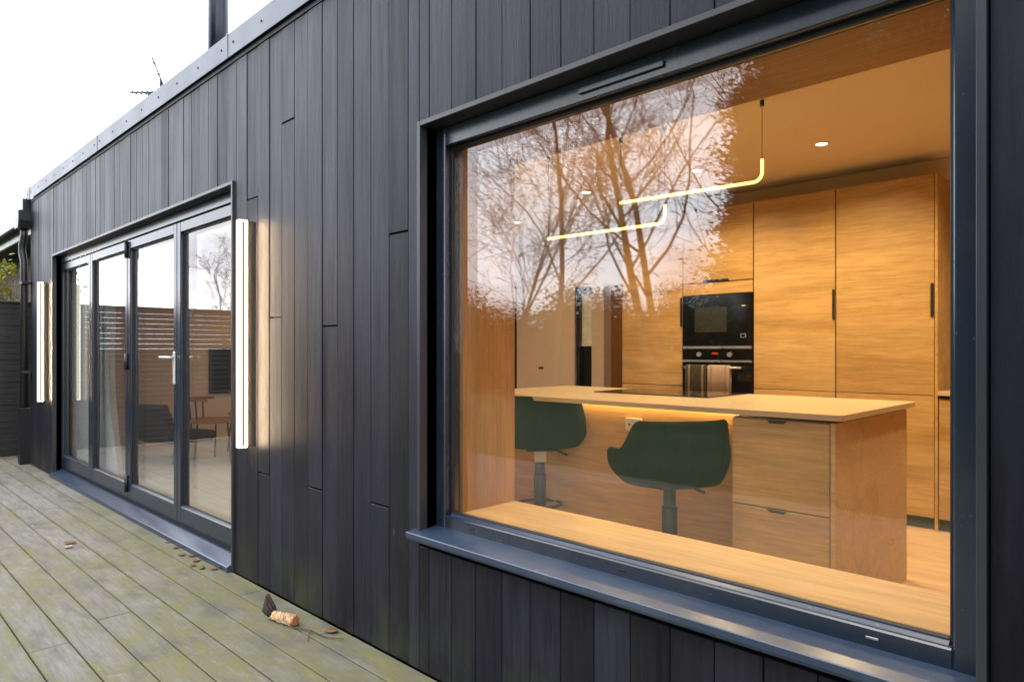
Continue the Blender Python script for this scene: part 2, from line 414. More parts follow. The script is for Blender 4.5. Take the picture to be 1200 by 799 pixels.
# inner linings
c = MB(); c.box(EX0 + .03, -8.10, YI, YI + .012, ZF, ZC); c.box(-3.76, WX0 - .0, YI, YI + .012, ZF, ZC); c.box(WX1, EX1, YI, YI + .012, ZF, ZC)
c.box(-8.10, -3.76, YI, YI + .012, 2.2, ZC); c.box(WX0, WX1, YI, YI + .012, WZ1 - .02, ZC); c.box(WX0, WX1, YI, YI + .012, ZF, .57)
c.build('inner_lining', M['paint'], house)
hp('end_wall', M['paint'], -8.98, -8.9, YI, YB, ZF, ZC)
hp('end_wall', M['paint'], EX1 - .1, EX1, YI, YB, ZF, ZC)
hp('outer_end_wall', M['core'], EX0 + .02, -8.99, YI, YB + .2, 0, 2.88)
hp('outer_end_wall', M['core'], EX1, EX1 + .1, YI, YB + .2, 0, 2.88)
# back wall with a tall slot window and a doorway
c = MB(); 
for a, b in ((-8.9, -4.66), (-4.43, -4.27), (-3.98, EX1 - .1)): c.box(a, b, YB, YB + .12, ZF, ZC)
c.box(-4.66, -4.43, YB, YB + .12, 1.93, ZC); c.box(-4.27, -3.98, YB, YB + .12, 1.93, ZC)
c.build('back_wall', M['paint'], house)
hp('hall_wall', M['orange'], -5.4, -3.2, YB + 1.5, YB + 1.56, ZF, ZC)
hp('hall_wall', M['orange'], -4.30, -4.27, YB + .12, YB + 1.5, ZF, ZC)
hp('hall_wall', M['orange'], -3.2, -3.14, YB + .12, YB + 1.56, ZF, ZC)
sw = box('slot_window', M['frame'], house, -4.66, -4.62, YB + .03, YB + .10, ZF, 1.93)
box('frame', M['frame'], sw, -4.62, -4.43, YB + .03, YB + .10, 1.89, 1.93)
box('blind', M['white'], sw, -4.62, -4.43, YB + .075, YB + .085, 1.30, 1.89)
box('dark_panel', M['oven'], sw, -4.62, -4.43, YB + .07, YB + .09, ZF, 1.30)
hp('back_shell', M['core'], EX0, EX1, YB + 2.6, YB + 2.7, 0, 2.88)
hp('roof_void', M['core'], EX0 + .05, EX1 - .05, YI + .02, YB + 2.7, 2.70, 2.88)

# unseen return wall, added to shade the near end of the facade
hp('added_shade_core', M['core'], .66, 1.80, -1.35, .02, 0, 2.88)
hp('added_shade_coping', M['coping'], .60, 1.85, -1.40, .02, 2.90, 3.04, .002)
for k in range(10): MB().box(.636, .66, -.004 - (k + 1) * .1345 + .002, -.006 - k * .1345, .004, 2.878, .002).build('cladding_board', M['clad'], house)  # boards on the added shading wall
# cladding: 0.1325 m boards, each its own piece, with the butt joints of the photograph
BP = .1325; BX = -2.0706
butt = {}
for xc, z in ((-3.57, 2.075), (-3.31, 1.422), (-2.79, 1.364), (-2.265, 1.729), (-3.445, .602), (-2.91, .600), (-2.38, .604), (-3.17, 2.40)):
    butt.setdefault(round((xc - BX) / BP - .5), []).append(z)
GAP = .0014
def clad(x0, x1, z0, z1):
    dy = rnd.uniform(0, .0035)
    MB().box(x0 + GAP, x1 - GAP, dy, .024, z0, z1, .0016).build('cladding_board', M['clad'], house)
k0 = math.floor((EX0 - BX) / BP); k1 = math.ceil((EX1 - BX) / BP)
for k in range(k0, k1):
    a, b = BX + BP * k, BX + BP * (k + 1)
    a, b = max(a, EX0 + .012), min(b, EX1)
    if b - a < .02: continue
    for (x0, x1, o0, o1, zb, zt) in ((a, min(b, DX0 - .018), 0, 0, None, None), (max(a, DX0 - .018), min(b, DX1 + .018), 0, 0, -1, DZ1 + .022),
                                     (max(a, DX1 + .018), min(b, WX0 - .020), 0, 0, None, None), (max(a, WX0 - .020), min(b, WX1 + .020), 0, 0, WZ0 - .034, WZ1 + .022),
                                     (max(a, WX1 + .020), b, 0, 0, None, None)):
        if x1 - x0 < .006: continue
        spans = [(.004, 2.878)] if zb is None else ([(zt, 2.878)] + ([(.004, zb)] if zb > 0 else []))
        for z0, z1 in spans:
            zs = [z for z in butt.get(k, []) if z0 + .05 < z < z1 - .05]
            e = [z0] + sorted(zs) + [z1]
            for q in range(len(e) - 1):
                clad(x0, x1, e[q] + (.0035 if q else 0), e[q + 1] - (.0035 if q < len(e) - 2 else 0))
# coping lengths with screws, and a dark drip gap below
hp('drip_gap', M['rubber'], EX0, EX1, -.004, .03, 2.880, 2.915)
edges = [-9.20, -9.01, -6.438, -3.866, -1.294, EX1]
for a, b in zip(edges[:-1], edges[1:]):
    cp = MB().box(a + .002, b - .002, -.022, -.017, 2.905, 3.04, .0012).box(a + .002, b - .002, -.017, .30, 3.034, 3.042).build('coping', M['coping'], house)
    for j in range(int((b - a) / .36) + 1):
        x = a + .08 + j * (b - a - .16) / max(1, int((b - a) / .36))
        sc = MB().tube([(x, -.0225, 2.975), (x, -.0265, 2.975)], [.0075, .006], 8).build('screw', M['screw'], cp)
    jn = MB().box(b - .012, b + .012, -.0245, -.0222, 2.903, 3.046, .001).build('joint_strap', M['coping'], cp)

# --- picture window
pw = MB()
FY0, FY1 = .068, .150
GX0, GX1, GZ0, GZ1 = -2.046, -.366, .618, 2.036
pw.box(WX0, GX0 - .012, FY0, FY1, WZ0, WZ1 - .0, .004); pw.box(GX1 + .012, WX1, FY0, FY1, WZ0, WZ1, .004)
pw.box(GX0 - .012, GX1 + .012, FY0 + .001, FY1, GZ1 + .012, WZ1, .004); pw.box(GX0 - .012, GX1 + .012, FY0 + .001, FY1, WZ0, GZ0 - .012, .004)
win = pw.build('picture_window', M['frame'], house)
b = MB(); b.box(GX0 - .014, GX0, .098, .112, GZ0 - .012, GZ1 + .012, .002); b.box(GX1, GX1 + .014, .098, .112, GZ0 - .012, GZ1 + .012, .002)
b.box(GX0, GX1, .098, .112, GZ1, GZ1 + .013, .002); b.box(GX0, GX1, .098, .112, GZ0 - .013, GZ0, .002); b.build('gasket', M['rubber'], win)
b = MB(); b.prism([(.082, GZ0 - .013), (.104, GZ0 - .002), (.104, GZ0 - .013)], 'X', GX0, GX1); b.build('glazing_bead', M['sill'], win)
MB().box(GX0 - .011, GX1 + .011, .113, .141, GZ0 - .011, GZ1 + .011).build('glass_pane', M['glass'], win)
MB().prism([(-.046, .528), (-.046, .545), (-.043, .5475), (.078, .562), (.078, .530), (-.040, .526), (-.042, .519)], 'X', WX0 - .045, WX1 + .045).build('sill', M['sill'], win)
b = MB(); b.box(WX0 - .019, WX0, -.012, FY0 + .01, WZ0 + .03, WZ1 + .019, .0015); b.box(WX1, WX1 + .019, -.012, FY0 + .01, WZ0 + .03, WZ1 + .019, .0015)
b.box(WX0, WX1, -.0115, FY0 + .01, WZ1, WZ1 + .019, .0015); b.build('flashing_trim', M['trim'], win)
b = MB(); b.box(-1.385, -1.07, .060, .0675, 2.072, 2.090, .002); b.build('trickle_vent', M['frame'], win)
for x in (-1.90, -1.22, -.515):
    b = MB(); b.box(x - .014, x + .014, .0655, .0679, .580, .586, .001); b.build('drain_slot_cover', M['pull'] if x < -1 else M['alu'], win)
# plywood window box inside
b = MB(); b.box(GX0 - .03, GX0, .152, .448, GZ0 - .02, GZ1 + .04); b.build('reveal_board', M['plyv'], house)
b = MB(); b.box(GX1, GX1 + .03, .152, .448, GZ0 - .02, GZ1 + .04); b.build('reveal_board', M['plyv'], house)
b = MB(); b.box(GX0, GX1, .152, .449, GZ1 + .012, GZ1 + .04); b.build('reveal_board', wood('plywood_head_shaded', (.25, .11, .035), (.36, .165, .055), (.43, .21, .08), 'X', .45, .6, .4), house, label='plywood head board over the picture window')  # darker copy of the reveal plywood; its weaker light is in the colour
MB().tube([(-1.16, .29, GZ1 + .009), (-1.16, .29, GZ1 + .0125)], .012, 10).build('knot', M['dark_brown'], house)
b = MB(); b.box(GX0, GX1, .152, .451, .575, .607, .002); b.build('reveal_board', M['ply'], house, label='plywood inner window sill')

# --- bifold doors
b = MB()
b.box(DX0 - .018, DX0, -.012, .07, .05, DZ1 + .019, .0015); b.box(DX1, DX1 + .018, -.012, .07, .0, DZ1 + .019, .0015); b.box(DX0, DX1, -.0115, .07, DZ1, DZ1 + .019, .0015)
b.build('door_flashing', M['trim'], house)
df = MB(); JX0, JX1 = -8.10, -3.80
df.box(JX0, JX0 + .055, .06, .14, .06, DZ1, .003); df.box(JX1 - .03, JX1, .06, .14, .06, DZ1, .003); df.box(JX0 + .055, JX1 - .03, .061, .14, 2.125, DZ1, .003)
dframe = df.build('door_frame', M['frame'], house)
MB().prism([(-.035, -.0), (-.035, .030), (-.030, .034), (.055, .062), (.145, .066), (.145, .0)], 'X', DX0 + .001, DX1 - .001).build('threshold', M['sill'], dframe)
MB().box(JX0 + .056, JX1 - .031, .075, .13, .066, .088, .002).build('bottom_track', M['rubber'], dframe)
div = [-8.045, -6.99, -5.94, -4.885, -3.832]
for i in range(4):
    a, e = div[i] + .004, div[i + 1] - .004
    lf = MB(); z0, z1, sw_, y0, y1 = .092, 2.118, .058, .066, .128
    lf.box(a, a + sw_, y0, y1, z0, z1, .003); lf.box(e - sw_, e, y0, y1, z0, z1, .003)
    lf.box(a + sw_, e - sw_, y0 + .001, y1, z1 - .068, z1, .003); lf.box(a + sw_, e - sw_, y0 + .001, y1, z0, z0 + .108, .003)
    leaf = lf.build('door_leaf', M['frame'], house)
    gx0, gx1, gz0, gz1 = a + sw_, e - sw_, z0 + .108, z1 - .068
    q = MB(); q.box(gx0 - .001, gx0 + .011, .084, .094, gz0, gz1, .001); q.box(gx1 - .011, gx1 + .001, .084, .094, gz0, gz1, .001)
    q.box(gx0 + .011, gx1 - .011, .084, .094, gz1 - .011, gz1, .001); q.box(gx0 + .011, gx1 - .011, .084, .094, gz0, gz0 + .011, .001)
    q.build('gasket', M['rubber'], leaf)
    MB().prism([(.070, gz0), (.086, gz0 + .009), (.086, gz0)], 'X', gx0, gx1).build('glazing_bead', M['sill'], leaf)
    MB().box(gx0 - .002, gx1 + .002, .094, .122, gz0 - .002, gz1 + .002).build('glass_pane', M['glass'], leaf)
    if i == 2:
        hx = e - .029
        MB().box(hx - .016, hx + .016, .054, .066, 1.02, 1.245, .005).build('handle_plate', M['chrome'], leaf)
        MB().tube([(hx, .056, 1.205), (hx, .018, 1.205), (hx - .012, .010, 1.205), (hx - .125, .008, 1.205)], [.009, .009, .009, .0085], 10).build('door_handle', M['chrome'], leaf)
        MB().tube([(hx, .13, 1.205), (hx, .172, 1.205), (hx - .012, .18, 1.205), (hx - .125, .182, 1.205)], [.009, .009, .009, .0085], 10).build('door_handle', M['chrome'], leaf)
    if i in (1, ):
        for zz in (.14, 1.10, 1.98):
            MB().tube([(e + .004, .056, zz), (e + .004, .056, zz + .13)], .014, 10).build('hinge', M['black'], leaf)
    if i == 0:
        MB().tube([(a - .006, .056, 1.10), (a - .006, .056, 1.23)], .013, 10).build('hinge', M['black'], leaf)

# ------------------------------------------------------------------ wall lights
def wall_light(x, z0, z1, label):
    t = thing('wall_light', (x, 0, z0), label, 'wall light', 'tall linear wall lights either side of the bifold doors')
    MB().box(x - .0135, x + .0135, -.0515, .004, z0 + .004, z1 - .004, .001).build('housing', M['pull'], t)
    MB().box(x - .019, x + .019, -.0735, -.0655, z0 + .0125, z1 - .0125, .001).build('lamp_body', M['alu'], t)
    for q in (-1, 1): MB().box(x + q * .0145, x + q * .0195, -.0515, -.0505, z0 + .004, z1 - .004).build('back_strip', M['backled'], t)
    l = MB(); l.box(x - .02, x + .02, -.094, -.074, z0, z1, .003); l.box(x - .02, x + .02, -.065, -.052, z0 + .0121, z1 - .0121, .002)
    l.box(x - .02, x + .02, -.0738, -.052, z0, z0 + .012); l.box(x - .02, x + .02, -.0738, -.052, z1 - .012, z1)
    l.build('light_strip', M['outled'], t)
    return t
wall_light(-3.565, .735, 1.945, 'tall lit linear wall light on the boards between the bifold doors and the picture window')
wall_light(-8.245, .735, 1.945, 'tall lit linear wall light at the far corner beside the black drainpipe')

# ------------------------------------------------------------------ drainpipe, flue, aerials
t = thing('drainpipe', (-9.15, -.05, 0), 'black drainpipe with square hopper at the far corner of the house', 'drainpipe')
px, py = -9.15, -.045
MB().prism([(px - .11, 2.60), (px + .07, 2.60), (px + .10, 2.68), (px + .10, 2.79), (px - .14, 2.79), (px - .14, 2.68)], 'Y', py - .07, py + .06).build('hopper', M['black'], t)
MB().tube([(px, py, 2.62), (px, py, 2.52), (px - .035, py - .01, 2.42), (px - .035, py - .01, 2.34), (px, py, 2.24), (px, py, 2.1), (px, py, .05)], .038, 14).build('pipe', M['black'], t)
MB().box(px - .05, px + .05, py - .05, py + .05, .0, .62, .006).build('shoe', M['black'], t)
for z in (1.98, 1.0): MB().box(px - .046, px + .12, py - .042, py + .044, z, z + .03, .003).build('clip', M['black'], t)
MB().box(px - .10, px + .04, py - .02, py + .1, 2.79, 2.93, .004).build('outlet_box', M['black'], t)

t = thing('flue', (-6.0, .8, 2.99), 'tall dark blue-black metal flue pipe rising above the roof edge', 'flue')
MB().tube([(-6.0, .8, 2.99), (-6.0, .8, 5.6)], .083, 28).build('pipe', plain('flue_steel', (.012, .016, .032), .3, .3), t)
MB().tube([(-6.0, .8, 5.6), (-6.0, .8, 5.63), (-6.0, .8, 5.72)], [.12, .12, .05], 24).build('cowl', M['black'], t)
MB().lathe([(.16, 0), (.15, .02), (.10, .08), (.086, .12)], (-6.0, .8, 2.99)).build('roof_collar', M['screw'], t)
def aerial(base, z, tilt, L, n, label, ang):
    t = thing('tv_aerial', base, label, 'aerial')
    b = Vector(base); top = b + Vector((0, 0, z))
    MB().tube([b, top], .012, 8).build('mast', M['screw'], t)
    d = Vector((math.cos(ang) * math.cos(tilt), math.sin(ang) * math.cos(tilt), math.sin(tilt)))
    a0 = top - d * L * .35; a1 = top + d * L * .65
    MB().tube([a0, a1], .009, 6).build('boom', M['screw'], t)
    w = d.cross(Vector((0, 0, 1))).normalized(); u = w.cross(d)
    for k in range(n):
        p = a0.lerp(a1, (k + .5) / n); s = .05 + .03 * (1 - k / n)
        e = MB(); e.tube([p - u * s, p + u * s], .0048, 5).tube([p - w * s, p + w * s], .0048, 5); e.build('element', M['screw'], t)
aerial((-7.42, .8, 2.99), 1.02, math.radians(62), .42, 3, 'upright thin tv aerial with steep boom rising above the roof coping', math.radians(200))
aerial((-7.78, .8, 2.99), .98, math.radians(12), .62, 6, 'spiky horizontal tv aerial left of the steep one above the coping', math.radians(190))

# ------------------------------------------------------------------ end fence of horizontal slats
def fence(name_pts, label, axis_x=None):
    pass
fence_t = thing('slatted_fence', (-9.85, -3, 0), 'dark stained fence of narrow horizontal slats closing the far end of the deck', 'fence')
fy = [1.0, -1.0, -2.8, -4.6]
for y in fy: box('post', M['fence'], fence_t, -9.945, -9.865, y - .04, y + .04, -.15, 1.80, .004)
for a, bb in zip(fy[1:], fy[:-1]):
    for k in range(27):
        z = .015 + k * .0665; dx = rnd.uniform(-.0025, .0025)
        box('fence_slat', M['fence'], fence_t, -9.862 + dx, -9.84 + dx, a + .004, bb - .004, z, z + .0640, .004)
box('fence_cap', M['fence'], fence_t, -9.93, -9.82, -4.64, 1.04, 1.812, 1.832, .003)

# ------------------------------------------------------------------ kitchen
oakh = M['oak']
def cab(name, x0, x1, label, doors, side=None):
    t = thing(name, ((x0 + x1) / 2, 3.7, ZF), label, 'cabinet', 'tall oak kitchen units along the back wall')
    box('carcass', M['dark_brown'], t, x0 + .002, x1 - .002, 3.424, 3.98, .17, 2.39)
    box('plinth', M['dark_brown'], t, x0, x1, 3.46, 3.5, ZF, .168)
    for (z0, z1, hs) in doors:
        d = box('cabinet_door', oakh, t, x0 + .0025, x1 - .0025, 3.40, 3.421, z0 + .0025, z1 - .0025, .0015)
        for (hx0, hx1, hz0, hz1) in hs: box('door_pull', M['pull'], d, hx0, hx1, 3.390, 3.3995, hz0, hz1, .001)
    return t
cab('tall_cabinet', -3.581, -2.971, 'tall oak cabinet left of the built-in oven', [(.168, .96, []), (.96, 2.395, [(-2.990, -2.974, 1.45, 1.69)])])
oh = cab('oven_housing', -2.968, -2.360, 'oak oven housing with short door above the black microwave', [(1.803, 2.395, [(-2.78, -2.56, 1.806, 1.822)]), (1.702, 1.800, []), (.168, .68, [])])
cab('tall_cabinet', -2.357, -1.754, 'tall oak cabinet directly right of the built-in oven', [(.168, .96, []), (.96, 2.395, [(-1.774, -1.757, 1.47, 1.685)])])
ct = cab('tall_cabinet', -1.751, -1.143, 'rightmost tall oak cabinet at the end of the run', [(.168, .96, []), (.96, 2.395, [(-1.163, -1.146, 1.47, 1.685)])])
box('side_panel', oakh, ct, -1.142, -1.124, 3.40, 3.98, ZF, 2.395, .001)
bu = thing('base_unit', (.2, 3.7, ZF), 'low oak base unit with pale worktop right of the tall cabinets', 'cabinet')
box('carcass', M['dark_brown'], bu, -1.12, 1.74, 3.424, 3.98, .17, .955)
box('plinth', M['dark_brown'], bu, -1.12, 1.74, 3.46, 3.5, ZF, .168)
for k in range(5): box('cabinet_door', oakh, bu, -1.118 + k * .57, -.553 + k * .57, 3.40, 3.42, .17, .94, .0015)
box('worktop', M['counter'], bu, -1.122, 1.74, 3.385, 3.98, .962, .990, .002)

hp('added_filler', M['cream'], -3.6, EX1 - .1, 3.62, YB - .002, 2.398, ZC - .002)  # filler added above the tall cabinets to soften the dark band there
mw = thing('microwave', (-2.66, 3.4, 1.29), 'black glass built-in microwave above the oven', 'microwave')
box('front', M['oven'], mw, -2.964, -2.364, 3.385, 3.42, 1.288, 1.700, .003)
box('window', plain('microwave_window', (.03, .032, .024), .12), mw, -2.85, -2.57, 3.3825, 3.3849, 1.40, 1.60)
box('trim', M['steel'], mw, -2.964, -2.364, 3.381, 3.385, 1.267, 1.2875, .001)
box('button', M['steel'], mw, -2.455, -2.41, 3.3815, 3.3849, 1.352, 1.385, .001)
box('button', M['oven'], mw, -2.447, -2.418, 3.380, 3.3814, 1.358, 1.379)
box('display', M['white'], mw, -2.445, -2.415, 3.3835, 3.3849, 1.598, 1.604)
ov = thing('oven', (-2.66, 3.4, .69), 'black built-in oven with two steel knobs and a steel bar handle', 'oven')
box('control_panel', M['oven'], ov, -2.964, -2.364, 3.386, 3.42, 1.178, 1.265, .002)
box('trim', M['steel'], ov, -2.964, -2.364, 3.382, 3.386, 1.160, 1.176, .001)
box('oven_door', M['oven'], ov, -2.964, -2.364, 3.386, 3.42, .69, 1.158, .003)
for x in (-2.806, -2.54): MB().tube([(x, 3.386, 1.220), (x, 3.362, 1.220)], [.021, .018], 16).build('knob', M['steel'], ov)
box('clock', emit('red_digits', (1, .06, .02), .8), ov, -2.70, -2.645, 3.3845, 3.3859, 1.222, 1.236)
MB().tube([(-2.945, 3.335, 1.118), (-2.425, 3.335, 1.118)], .009, 10).tube([(-2.92, 3.386, 1.118), (-2.92, 3.335, 1.118)], .007, 8).tube([(-2.45, 3.386, 1.118), (-2.45, 3.335, 1.118)], .007, 8).build('bar_handle', M['steel'], ov)
def towel(x0, x1, zl, mat, label):
    b = MB(); n = 14; vs = []; fs = []
    path = [(3.318, zl), (3.318, 1.08), (3.320, 1.122), (3.327, 1.133), (3.335, 1.136), (3.343, 1.133), (3.350, 1.12), (3.352, 1.06), (3.352, zl + .07)]
    for (y, z) in path:
        for i in range(n + 1):
            u = i / n; amp = .006 * (1 - max(0, (z - zl) / (1.13 - zl)) * .7)
            vs.append((x0 + (x1 - x0) * u, y + amp * math.sin(u * 9 + z * 4), z))
    for j in range(len(path) - 1):
        for i in range(n): q = j * (n + 1) + i; fs.append((q, q + 1, q + n + 2, q + n + 1))
    b.add(vs, fs, True); o = b.build('tea_towel', mat, None, label)
    o['category'] = 'towel'
    md = o.modifiers.new('thick', 'SOLIDIFY'); md.thickness = .004; md.offset = 0
    return o
towel(-2.895, -2.715, .72, M['towel_a'], 'dark brown striped tea towel on the oven handle')
towel(-2.70, -2.515, .84, M['towel_b'], 'pinkish tea towel on the right half of the oven handle')

# island
isl = thing('kitchen_island', (-2.1, 1.75, ZF), 'wooden kitchen island with thin pale countertop and two end drawers', 'kitchen island')
def rrect(x0, x1, y0, y1, r, n=5):
    pts = []
    for cx, cy, a0 in ((x1 - r, y1 - r, 0), (x0 + r, y1 - r, 90), (x0 + r, y0 + r, 180), (x1 - r, y0 + r, 270)):
        for k in range(n + 1): a = math.radians(a0 + 90 * k / n); pts.append((cx + r * math.cos(a), cy + r * math.sin(a)))
    return pts
MB().prism(rrect(-3.29, -.972, 1.222, 2.29, .03), 'Z', .966, .990).build('countertop', M['counter'], isl)
box('end_panel', M['ply'], isl, -1.022, -1.002, 1.236, 2.235, ZF, .955, .0015)
box('end_panel', M['ply'], isl, -3.24, -3.22, 1.236, 2.235, ZF, .964, .0015)
box('carcass', M['dark_brown'], isl, -3.21, -1.024, 1.60, 2.22, ZF + .001, .955)
box('drawer_carcass', M['ply'], isl, -1.452, -1.024, 1.262, 1.595, ZF + .001, .955)
box('back_panel', M['ply'], isl, -3.218, -1.455, 1.572, 1.598, ZF, .962)
for z0, z1 in ((.572, .950), (.178, .566)):
    d = box('drawer_front', oakh, isl, -1.448, -1.027, 1.240, 1.260, z0, z1, .0015)
    MB().prism([(-1.29, z1 - .001), (-1.20, z1 - .001), (-1.215, z1 - .013), (-1.275, z1 - .013)], 'Y', 1.2375, 1.2400).build('finger_pull', M['pull'], d)
box('plinth', M['dark_brown'], isl, -1.448, -1.027, 1.28, 1.30, ZF, .175)
box('led_strip', M['strip'], isl, -3.2, -1.46, 1.545, 1.565, .9555, .9645)
sk = box('socket', M['white'], isl, -2.255, -2.15, 1.562, 1.5715, .80, .872, .002)
for x in (-2.228, -2.177): box('socket_holes', M['ink'], sk, x - .006, x + .006, 1.5605, 1.5618, .83, .84)
hob = thing('hob', (-2.25, 2.0, .99), 'flush black glass hob set on the island countertop', 'hob')
MB().prism(rrect(-2.65, -1.86, 1.775, 2.26, .012), 'Z', .9905, .996).build('glass_top', M['oven'], hob)
z = MB()
for x, y, r in ((-2.47, 1.9, .09), (-2.47, 2.13, .075), (-2.06, 1.9, .075), (-2.06, 2.13, .10)):
    n = 24
    z.add([(x + q * math.cos(2 * math.pi * k / n), y + q * math.sin(2 * math.pi * k / n), .9966) for q in (r, r - .003) for k in range(n)], [(k, (k + 1) % n, n + (k + 1) % n, n + k) for k in range(n)])
z.build('cooking_zone_rings', M['alu'], hob)

# bar stools
def sstep(a, b, x):
    t = max(0, min(1, (x - a) / (b - a))); return t * t * (3 - 2 * t)
def bar_stool(loc, rz, label, paper, dh=0):
    t = thing('bar_stool', loc, label, 'bar stool', 'green velvet bar stools at the island', rz=rz)
    LOCAL_ROOTS.add(t)
    NU, NV = 40, 9; U0 = 118
    s = MB(); vs = []; fs = []
    for j in range(NV + 1):
        v = j / NV; U = math.radians(84 + (U0 - 84) * v ** .8)
        for i in range(NU + 1):
            u = -U + 2 * U * i / NU; au = abs(math.degrees(u))
            h = .315 - .145 * sstep(56, 84, au) - .05 * sstep(100, 118, au)
            rr = .84 + .16 * math.sin(min(1, v * 2.0) * math.pi / 2) - .05 * max(0, v - .5) * 2
            flare = 1 + .15 * sstep(60, 105, au) * v
            sx = math.copysign(abs(math.sin(u)) ** .74, u); cy = math.copysign(abs(math.cos(u)) ** .8, math.cos(u))
            vs.append((.272 * rr * flare * sx, -.245 * rr * cy, .53 + dh + h * v))
    for j in range(NV):
        for i in range(NU): q = j * (NU + 1) + i; fs.append((q, q + 1, q + NU + 2, q + NU + 1))
    s.add(vs, fs, True); sh = s.build('seat_shell', M['velvet'], t, local=True)
    md = sh.modifiers.new('thick', 'SOLIDIFY'); md.thickness = .034; md.offset = -1; md.use_rim = True
    md = sh.modifiers.new('soft', 'SUBSURF'); md.levels = 1; md.render_levels = 1
    pr = []
    n = 28
    s = MB(); prof = [(.0, .525), (.80, .525), (.92, .54), (.94, .575), (.90, .605), (.75, .622), (.0, .628)]
    vs = [(.215 * r * math.copysign(abs(math.cos(2 * math.pi * k / n)) ** .8, math.cos(2 * math.pi * k / n)), .225 * r * math.copysign(abs(math.sin(2 * math.pi * k / n)) ** .8, math.sin(2 * math.pi * k / n)) + .02, zz) for r, zz in prof for k in range(n)]
    fs = [(i * n + k, i * n + (k + 1) % n, (i + 1) * n + (k + 1) % n, (i + 1) * n + k) for i in range(len(prof) - 1) for k in range(n)]
    vs = [(p[0], p[1], p[2] + dh) for p in vs]
    s.add(vs, fs, True); s.build('seat_cushion', M['velvet'], t, local=True)
    MB().box(-.085, .085, -.085, .085, .508 + dh, .526 + dh, .004).build('mounting_plate', M['stool'], t, local=True)
    MB().tube([(0, 0, .30), (0, 0, .512 + dh)], .030, 18).build('gas_column', M['stool'], t, local=True)
    MB().tube([(0, 0, .02), (0, 0, .41), (0, 0, .415)], [.037, .037, .032], 18).build('post', M['stool'], t, local=True)
    MB().lathe([(.0, 0), (.20, 0), (.205, .006), (.195, .012), (.06, .024), (.036, .04)], n=32).build('base_plate', M['stool'], t, local=True)
    ring = [(.135 * math.cos(a), .05 + .115 * math.sin(a), .225) for a in [2 * math.pi * k / 28 for k in range(29)]]
    MB().tube(ring, .0095, 8, caps=False).tube([(0, 0, .225), (0, .165, .225)], .008, 8).build('footrest_ring', M['stool'], t, local=True)
    MB().tube([(.03, -.01, .512 + dh), (.10, -.02, .505 + dh), (.165, -.03, .478 + dh)], [.006, .006, .0075], 8).build('lever', M['stool'], t, local=True)
    if paper:
        lb = MB().box(-.036, .036, -.0425, -.0405, .438 + dh, .508 + dh).build('swing_label', M['tag'], t, local=True)
        b = MB(); b.box(-.014, .016, -.0438, -.0427, .468 + dh, .482 + dh); b.build('label_print', M['ink'], lb, local=True)
    return t
bar_stool((-1.765, 1.23, ZF), math.radians(54), 'dark green velvet bar stool nearer the window, its left arm showing beside the back', False)
bar_stool((-2.78, 1.42, ZF), math.radians(46), 'dark green velvet bar stool partly hidden by the window reveal, white label on its post', True, .055)

# linear pendants
def pendant(xa, za, xb, zb, ztop, y, label):
    t = thing('pendant_light', ((xa + xb) / 2, y, za), label, 'pendant light', 'glowing linear pendants above the island')
    r = .045; pts = [(xa, y, za), (xb - r, y, zb)]
    for k in range(1, 7):
        a = math.pi / 2 * k / 6; pts.append((xb - r + r * math.sin(a), y, zb + r - r * math.cos(a)))
    pts.append((xb, y, ztop))
    MB().tube(pts, .008, 10).build('light_tube', M['pendant'], t)
    for x, zz in ((xa + .004, za), (xb, ztop)):
        MB().tube([(x, y, zz + .004), (x, y, ZC - .03)], .0015, 6).build('cable', M['black'], t)
        MB().tube([(x, y, ZC - .03), (x, y, ZC)], .011, 12).build('ceiling_cup', M['black'], t)
pendant(-2.424, 2.142, -1.541, 2.122, 2.232, 1.75, 'glowing linear pendant with upturned end, right and higher of the pair')
pendant(-3.008, 1.992, -2.116, 1.981, 2.085, 1.75, 'glowing linear pendant with upturned end, left and lower of the pair')

# downlights
def downlight(x, y, watts, label):
    t = thing('downlight', (x, y, ZC - .01), label, 'downlight', 'small round downlights in the ceiling')
    MB().lathe([(.043, 0), (.045, -.004), (.036, -.006), (.034, 0)], (x, y, ZC)).build('rim', M['white'], t)
    MB().lathe([(.033, -.0045), (.031, -.0035)], (x, y, ZC), 16).build('lens', M['spot'], t)
    l = bpy.data.lights.new('downlight_beam', 'SPOT'); l.energy = watts; l.color = (1, .72, .38); l.spot_size = math.radians(150); l.spot_blend = .9; l.shadow_soft_size = .04
    o = bpy.data.objects.new('downlight_beam', l); COL.objects.link(o); o.parent = t; o.location = (0, 0, -.005)
W = 142
dl = [(-1.60, 2.72, 'downlight in front of the rightmost tall cabinets'), (-2.47, 2.74, 'downlight in front of the oven housing'), (-3.45, 2.72, 'downlight in front of the leftmost tall cabinet'),
      (-.55, 2.72, 'downlight above the low base unit'), (-.75, 1.2, 'downlight behind the right half of the window'), (-2.0, .95, 'downlight above the two bar stools'), (-3.4, 1.2, 'downlight at the left end of the island'),
      (-4.75, 3.25, 'downlight near the slot window')]
for x, y, lb in dl: downlight(x, y, (W * .72 if y < 2 else W * 1.05) if x > -3 else (10 if y < 2 else 46), lb)
for x, y, lb in ((-6.0, 2.4, 'downlight in the living room middle'), (-7.8, 2.4, 'downlight by the living room end wall'), (-3.7, YB + .8, 'downlight in the hall beyond the doorway')): downlight(x, y, 60 if y < 3 else 30, lb)

